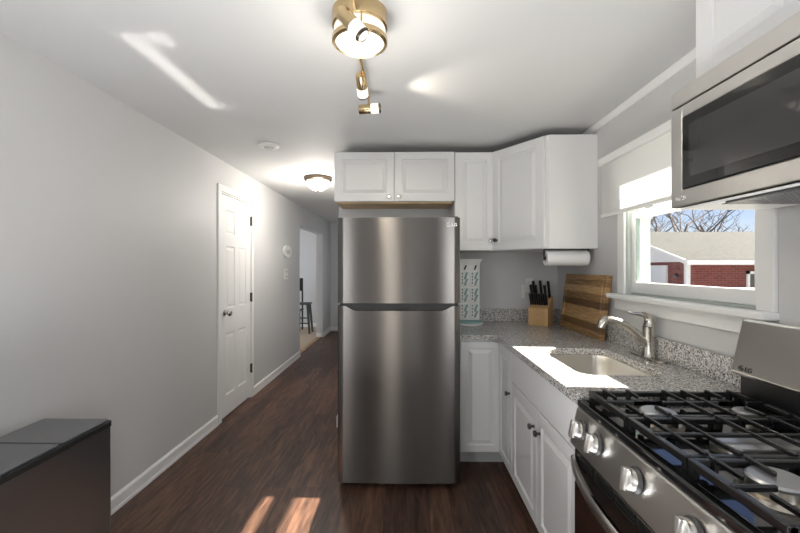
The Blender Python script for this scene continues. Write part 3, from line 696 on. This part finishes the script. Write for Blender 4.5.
# paper towel under the corner cabinet
ph = thing('paper_towel_holder', 'black under cabinet paper towel holder below the corner wall cabinet', 'paper towel holder', (1.1, 2.70, 1.487))
PY, PZ, PX0, PX1 = 2.705, 1.424, .953, 1.242
m = MB(); m.box(PX0 - .006, PX1 + .008, PY - .014, PY + .014, 1.481, 1.4865, .001); m.build('mount_rail', 'black_plastic', ph)
for xx in (PX0 - .007, PX1 + .005): MB().box(xx - .003, xx + .003, PY - .012, PY + .012, PZ - .014, 1.484, .002).build('side_arm', 'black_plastic', ph)
MB().cyl((PX0 - .006, PY, PZ), (PX1 + .006, PY, PZ), .011, seg=16).build('rod', 'black_plastic', ph, True)
m = MB(); m.lathe([(.02, 0), (.048, 0), (.051, .003), (.051, .284), (.048, .287), (.02, .287), (.02, 0)], (PX0 + .001, PY, PZ), (1, 0, 0), 40)
tag(m.build('paper_towel_roll', 'paper_white', None, True), 'white paper towel roll hanging below the corner wall cabinet', 'paper towel')
# white and teal carousel tower
TX, TY = .488, 3.12
tw = thing('storage_tower', 'white and teal slatted countertop storage tower half hidden by the refrigerator', 'organizer', (TX, TY, CT))
MB().lathe([(0, 0), (.112, 0), (.118, .006), (.118, .016), (.110, .02), (0, .02)], (TX, TY, CT)).build('base', 'plastic_white', tw, True)
MB().lathe([(0, .02), (.106, .02), (.112, .026), (.110, .040), (.10, .044), (0, .044)], (TX, TY, CT)).build('turntable', 'plastic_teal', tw, True)
m = MB(); m.box(TX - .088, TX + .080, TY - .07, TY + .07, CT + .044, CT + .485, .006); m.build('column', 'plastic_white', tw)
b = bmesh.new(); L = []
for z, s in ((.470, .0), (.485, .004), (.505, .014), (.520, .024), (.520, .020), (.506, .008)):
    L.append([b.verts.new((TX - .004 + x, TY + y, CT + z)) for x, y in rrect(-.088 - s, .084 + s, -.074 - s, .074 + s, .02)])
for A, B in zip(L, L[1:]):
    for k in range(len(A)): b.faces.new((A[k], A[(k + 1) % len(A)], B[(k + 1) % len(A)], B[k]))
b.faces.new(L[-1]); b.faces.new(L[0][::-1]); bmesh.ops.recalc_face_normals(b, faces=b.faces[:])
m = MB(); m._merge(b); m.build('top_tray', 'plastic_white', tw, True, 40)
yf = TY - .07
for ci, cx in enumerate((TX - .062, TX + .016)):
    for r_ in range(3):
        zc = CT + .115 + r_ * .125
        fr_ = MB(); fr_.box(cx - .012, cx + .050, yf - .012, yf, zc - .052, zc + .058, .004); cell = fr_.build('pocket', 'plastic_white', tw)
        m = MB()
        for dz in (-.022, .026):
            M = Matrix.Translation((cx + .034, yf - .013, zc + dz)) @ Matrix.Rotation(R(22), 4, 'Y'); m.box(-.007, .007, -.012, .002, -.028, .028, .002, 2, M)
        m.build('slat', 'plastic_teal', cell)
        m = MB()
        for dz in (-.03, -.006, .018, .042): m.box(cx + .002, cx + .010, yf - .0132, yf - .0118, zc + dz - .006, zc + dz + .006)
        m.build('slot', 'black_plastic', cell)
    m = MB(); M = Matrix.Translation((cx + .03, yf - .006, CT + .455)) @ Matrix.Rotation(R(22), 4, 'Y'); m.box(-.006, .006, -.006, .004, -.02, .018, .002, 2, M); m.build('slat', 'black_plastic', tw)

# outlets and wall fittings
ol = thing('outlet_plate', 'pale outlet plate on the back wall behind the knife block', 'outlet', (1.05, YB, 1.19))
MB().box(1.003, 1.070, YB - .007, YB - .0005, 1.145, 1.268, .002).build('plate', 'plastic_white', ol)
for z in (1.185, 1.228): MB().box(1.022, 1.052, YB - .009, YB - .006, z - .014, z + .014, .002).build('socket', 'cabinet_white', ol)
o2 = thing('outlet_plate', 'lower left pale switch plate overlapping the outlet behind the knife block', 'outlet', (1.0, YB, 1.15))
MB().box(.970, 1.001, YB - .006, YB - .0005, 1.10, 1.215, .002).build('plate', 'plastic_white', o2)
MB().box(.980, .991, YB - .010, YB - .0055, 1.145, 1.168, .002).build('toggle', 'plastic_white', o2)
th = thing('thermostat', 'white oval thermostat on the left wall before the doorway', 'thermostat', (XL, 5.28, 1.575))
m = MB(); b = bmesh.new()
Pn = [(.17 * math.cos(t_), .085 * math.sin(t_)) for t_ in [2 * math.pi * k_ / 28 for k_ in range(28)]]
m.prism(Pn, frame((XL, 5.28, 1.575), (0, 1, 0), (0, 0, 1)), .022, .004).build('plate', 'plastic_white', th)
MB().box(XL + .021, XL + .026, 5.21, 5.37, 1.545, 1.60, .002).build('screen', 'toe_grey', th)
sw = thing('light_switch', 'white double switch plate on the left wall below the thermostat', 'light switch', (XL, 5.24, 1.265))
MB().box(XL, XL + .008, 5.155, 5.325, 1.20, 1.34, .003).build('plate', 'plastic_white', sw)
for z in (1.235, 1.305): MB().box(XL + .007, XL + .018, 5.21, 5.27, z - .014, z + .014, .003).build('toggle', 'toe_grey', sw)

# ------------------------------------------------------------------ ceiling fittings
cl = thing('ceiling_light', 'brass drum ceiling light with adjustable spot heads above the kitchen', 'ceiling light', (-.175, 1.47, ZC))
LX, LY = -.175, 1.455
MB().lathe([(0, 0), (.103, 0), (.103, -.055), (.098, -.058), (0, -.058)], (LX, LY, ZC)).build('canopy', 'brass', cl, True)
MB().lathe([(0, -.0585), (.094, -.0585), (.096, -.062), (.096, -.10), (.088, -.113), (0, -.116)], (LX, LY, ZC)).build('drum_shade', 'lamp_glass', cl, True)
m = MB(); m.lathe([(.097, -.096), (.103, -.096), (.103, -.112), (.092, -.117), (.089, -.1135), (.097, -.108), (.097, -.096)], (LX, LY, ZC))
for a_ in (40, 160, 280): m.box(-.003, .003, -.003, .003, -.10, -.055, .001, 2, Matrix.Translation((LX + .101 * math.cos(R(a_)), LY + .101 * math.sin(R(a_)), ZC)))
m.build('ring', 'brass', cl, True)
MB().cyl((LX - .025, LY + .10, ZC - .05), (LX - .025, 2.06, ZC - .05), .007, seg=12).build('arm', 'brass', cl, True)
MB().cyl((LX - .005, LY - .10, ZC - .05), (LX - .005, 1.20, ZC - .05), .007, seg=12).build('arm', 'brass', cl, True)
def head(p, d, name='spot_head'):
    p = Vector(p); d = Vector(d).normalized()
    m = MB(); m.lathe([(0, -.052), (.022, -.052), (.024, -.048), (.024, .012), (0, .012)], p, d, 28); m.cyl(p, (p.x, p.y, ZC - .05), .006, seg=10)
    h = m.build(name, 'brass', cl, True)
    m = MB(); m.lathe([(.0, .0125), (.0245, .0125), (.0255, .016), (.0255, .058), (.022, .061), (.019, .059), (.019, .05), (0, .05)], p, d, 28); m.build('spot_shade', 'spot_glass', h, True)
    m = MB(); m.lathe([(.0262, .054), (.0262, .060), (.0215, .064), (.0195, .062), (.0225, .060), (.0235, .054), (.0262, .054)], p, d, 28); m.build('shade_ring', 'bronze', h, True)
    l = bpy.data.lights.new('spot_bulb', 'SPOT'); l.energy = 6; l.spot_size = R(75); l.spot_blend = .6; l.shadow_soft_size = .02; l.color = (1, .9, .76)
    o = bpy.data.objects.new('spot_bulb', l); C.objects.link(o); o.location = p + d * .07; o.rotation_euler = d.to_track_quat('-Z', 'Y').to_euler(); o.parent = h
    o.location = o.location - wloc(h)
head((-.205, 1.78, ZC - .115), (0.0, .75, -.45))
head((-.200, 2.05, ZC - .115), (1, -.05, .05))
head((-.180, 1.262, ZC - .155), (.55, -.05, -.65))
def bulb(p, e, col, r=.05):
    l = bpy.data.lights.new('bulb', 'POINT'); l.energy = e; l.color = col; l.shadow_soft_size = r
    o = bpy.data.objects.new('bulb', l); C.objects.link(o); o.location = p; return o
b_ = bulb((LX, LY, ZC - .24), 4, (1, .92, .80), .08); b_.parent = cl; b_.location = b_.location - wloc(cl)
hl = thing('ceiling_light', 'frosted glass dome ceiling light with dark bronze rim in the hallway', 'ceiling light', (-.935, 4.1, ZC))
MB().lathe([(0, 0), (.145, 0), (.150, -.012), (.148, -.028), (.138, -.036), (.12, -.038), (0, -.038)], (-.935, 4.1, ZC)).build('pan', 'bronze', hl, True)
MB().lathe([(.122, -.0385), (.118, -.07), (.098, -.105), (.06, -.130), (.0, -.138)], (-.935, 4.1, ZC)).build('glass_dome', 'hall_glass', hl, True)
MB().lathe([(0, -.138), (.012, -.138), (.010, -.150), (0, -.156)], (-.935, 4.1, ZC)).build('finial', 'bronze', hl, True)
b_ = bulb((-.935, 4.1, ZC - .32), 24, (1, .94, .86), .1); b_.parent = hl; b_.location = b_.location - wloc(hl)
sd = thing('smoke_detector', 'small round white smoke detector on the ceiling near the left wall', 'smoke detector', (-1.067, 3.006, ZC))
MB().lathe([(0, 0), (.075, 0), (.076, -.010), (.062, -.022), (0, -.022)], (-1.067, 3.006, ZC)).build('housing', 'plastic_white', sd, True)
MB().lathe([(0, -.022), (.038, -.022), (.034, -.030), (0, -.031)], (-1.067, 3.006, ZC)).build('sensor_cap', 'toe_grey', sd, True)

# ------------------------------------------------------------------ trash bin
bn = thing('trash_bin', 'brown grey stainless trash bin with two flat lids against the left wall', 'trash can', (-1.38, 1.3, 0))
BZ = .72
x0, x1, y0, y1 = -1.535, -1.236, .98, 1.625
MB().prism(rrect(x0 + .004, x1 - .004, y0 + .004, y1 - .004, .012, 3), Matrix.Translation((0, 0, .02)), BZ - .045).build('bin_body', 'steel_bin', bn)
MB().prism(rrect(x0, x1, y0, y1, .018, 4), Matrix.Translation((0, 0, BZ - .024)), .021, .002).build('rim', 'bin_rim', bn)
for a_, b2 in ((1.395, 1.619), (.986, 1.385)):
    MB().prism(rrect(x0 + .006, x1 - .012, a_, b2, .012, 4), Matrix.Translation((0, 0, BZ - .0025)), .006, .0015).build('lid', 'bin_lid', bn)
MB().box(x0 + .02, x1 - .02, y0 + .02, y1 - .02, 0, .021).build('base', 'bin_rim', bn)

# ------------------------------------------------------------------ side room furniture
st = thing('bar_stool', 'dark wooden backless stool seen through the hallway doorway', 'stool', (-2.13, 8.0, .012))
MB().box(-2.30, -1.98, 7.86, 8.14, .600, .635, .008).build('seat', 'stool_wood', st)
for sx in (-1, 1):
    for sy in (-1, 1): MB().tube([(-2.14 + sx * .12, 8.0 + sy * .09, .60), (-2.14 + sx * .17, 8.0 + sy * .13, .012)], [.028, .022], 8).build('leg', 'stool_wood', st)
for z, f_ in ((.22, .155), (.33, .145)): MB().box(-2.14 - f_, -2.14 + f_, 7.895, 7.92, z - .012, z + .012, .003).build('stretcher', 'stool_wood', st)
ch = thing('dining_chair', 'black chair back just showing at the edge of the hallway doorway', 'chair', (-2.36, 8.3, .012))
m = MB(); m.box(-2.50, -2.245, 8.40, 8.43, .85, 1.13, .012); m.build('backrest', 'black_plastic', ch, True)
MB().box(-2.52, -2.235, 8.16, 8.44, .43, .47, .01).build('seat', 'black_plastic', ch)
for xx in (-2.50, -2.26):
    MB().box(xx - .015, xx + .015, 8.17, 8.20, .012, .43, .003).build('leg', 'black_plastic', ch); MB().box(xx - .015, xx + .015, 8.40, 8.43, .012, .88, .003).build('leg', 'black_plastic', ch)

# ------------------------------------------------------------------ outside the window
GZ0 = -.9
struct(MB().box(-30, 90, -40, 120, GZ0 - .1, GZ0).build('ground', 'ground_bounce'))
hs = thing('house', 'neighbouring brick house with grey shingle roof seen through the window', 'house', (10, 14, GZ0))
HX, HY, HX2, HD, EZ, RZ_ = 9.9, 14.0, 24.0, 8.0, 1.58, 2.86
MB().box(HX, HX2, HY, HY + HD, GZ0, EZ).build('brick_walls', 'brick_red', hs)
MB().prism([(0, EZ - .02), (HD, EZ - .02), (HD / 2, RZ_ - .1)], frame((HX - .02, HY, 0), (0, 1, 0), (0, 0, 1)), .12).build('gable_siding', 'siding_white', hs)
m = MB()
for s in (0, 1):
    ya, yb = (HY - .35, HY + HD / 2) if s == 0 else (HY + HD + .35, HY + HD / 2)
    m.prism([(ya, EZ - .09), (yb, RZ_), (yb, RZ_ + .12), (ya, EZ + .05)], frame((HX - .25, 0, 0), (0, 1, 0), (0, 0, 1)), HX2 - HX + .5)
m.build('roof', 'roof_shingle', hs)
MB().box(HX - .25, HX2, HY - .42, HY - .35, EZ - .13, EZ + .04).build('gutter', 'siding_white', hs)
m = MB(); m.prism([(HY - .36, EZ - .11), (HY + HD / 2, RZ_ - .03), (HY + HD / 2, RZ_ + .10), (HY - .36, EZ + .05)], frame((HX - .28, 0, 0), (0, 1, 0), (0, 0, 1)), .03); m.build('rake_board', 'siding_white', hs)
MB().box(HX - .06, HX + .1, HY - .08, HY + .02, GZ0, EZ).build('downspout', 'siding_white', hs)
m = MB(); m.box(HX - .06, HX + .01, HY + .95, HY + 5.2, GZ0, EZ - .14)
for k in range(4): m.box(HX - .075, HX - .06, HY + .95, HY + 5.2, GZ0 + .55 * k, GZ0 + .55 * k + .5)
m.build('garage_door', 'siding_white', hs)
wf = MB(); 
for xx in (12.0, 12.75, 13.5): wf.box(xx, xx + .09, HY - .06, HY + .01, .3, 1.22)
wf.box(12.0, 13.59, HY - .06, HY + .01, .3, .39); wf.box(12.0, 13.59, HY - .06, HY + .01, 1.13, 1.22)
wf = wf.build('window_frame', 'siding_white', hs); MB().box(12.05, 13.5, HY - .03, HY - .01, .38, 1.14).build('pane', 'dark_side', wf)
MB().lathe([(0, -.08), (.06, -.06), (.07, .02), (.03, .08), (0, .09)], (HX - .09, HY + .4, 1.05)).build('wall_lamp', 'dark_side', hs, True)
tag(MB().tube([(7.0, 12.2, .55), (8.0, 12.25, .62), (9.2, 12.3, .70), (10.5, 12.35, .70), (12.5, 12.4, .68)], .03, 8).build('railing', 'cable_pale'), 'long pale railing in front of the brick house outside the window', 'railing')
rnd = random.Random(7)
def tree(name, label, x, y, h, seed):
    rn = random.Random(seed); m = MB()
    def br_(p, d, ln, r, depth):
        pts = [p]; q = p.copy(); dd_ = d.copy()
        for i in range(3):
            dd_ = (dd_ + Vector((rn.uniform(-.25, .25), rn.uniform(-.25, .25), rn.uniform(-.12, .18)))).normalized(); q = q + dd_ * ln / 3; pts.append(q.copy())
        m.tube(pts, [r, r * .85, r * .7, r * .5], 6 if depth > 2 else 4, False)
        if depth <= 0: return
        for i in range(rn.choice((2, 3, 3))):
            k = rn.choice((1, 2, 3, 3)); side_ = Vector((rn.uniform(-1, 1), rn.uniform(-1, 1), rn.uniform(.0, .6))).normalized()
            br_(pts[k], (dd_ * .55 + side_).normalized(), ln * rn.uniform(.6, .85), r * .55, depth - 1)
    root = thing(name, label, 'tree', (x, y, GZ0), 'bare trees behind the neighbouring house')
    br_(Vector((x, y, GZ0)), Vector((0, 0, 1)), h * .36, h * .022, 5)
    m.build('branches', 'bark', root)
tree('bare_tree', 'bare branched tree at the left of the window view behind the roof', 14.2, 24.5, 9.0, 3)
tree('bare_tree', 'bare tree with a leaning trunk behind the roof ridge', 23.2, 34.5, 12.5, 11)
tree('bare_tree', 'slender bare tree in the middle of the window view', 20.2, 26.2, 9.0, 5)
tree('bare_tree', 'thick bare tree at the right of the window view', 31.0, 35.5, 14, 21)
tree('bare_tree', 'distant bare tree rising between the nearer trees', 27.6, 46.0, 16.0, 31)

# narrow lamps added at the counter, imitating sunlight reflected onto the ceiling
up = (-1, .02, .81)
for nm, xx, yy, sx_, sy_, e_ in (('added_glint_lamp', .585, 1.90, .075, .74, 1.0), ('added_glint_lamp', .675, 1.575, .12, .09, .16), ('added_glint_lamp', .665, 2.235, .10, .06, .10)):
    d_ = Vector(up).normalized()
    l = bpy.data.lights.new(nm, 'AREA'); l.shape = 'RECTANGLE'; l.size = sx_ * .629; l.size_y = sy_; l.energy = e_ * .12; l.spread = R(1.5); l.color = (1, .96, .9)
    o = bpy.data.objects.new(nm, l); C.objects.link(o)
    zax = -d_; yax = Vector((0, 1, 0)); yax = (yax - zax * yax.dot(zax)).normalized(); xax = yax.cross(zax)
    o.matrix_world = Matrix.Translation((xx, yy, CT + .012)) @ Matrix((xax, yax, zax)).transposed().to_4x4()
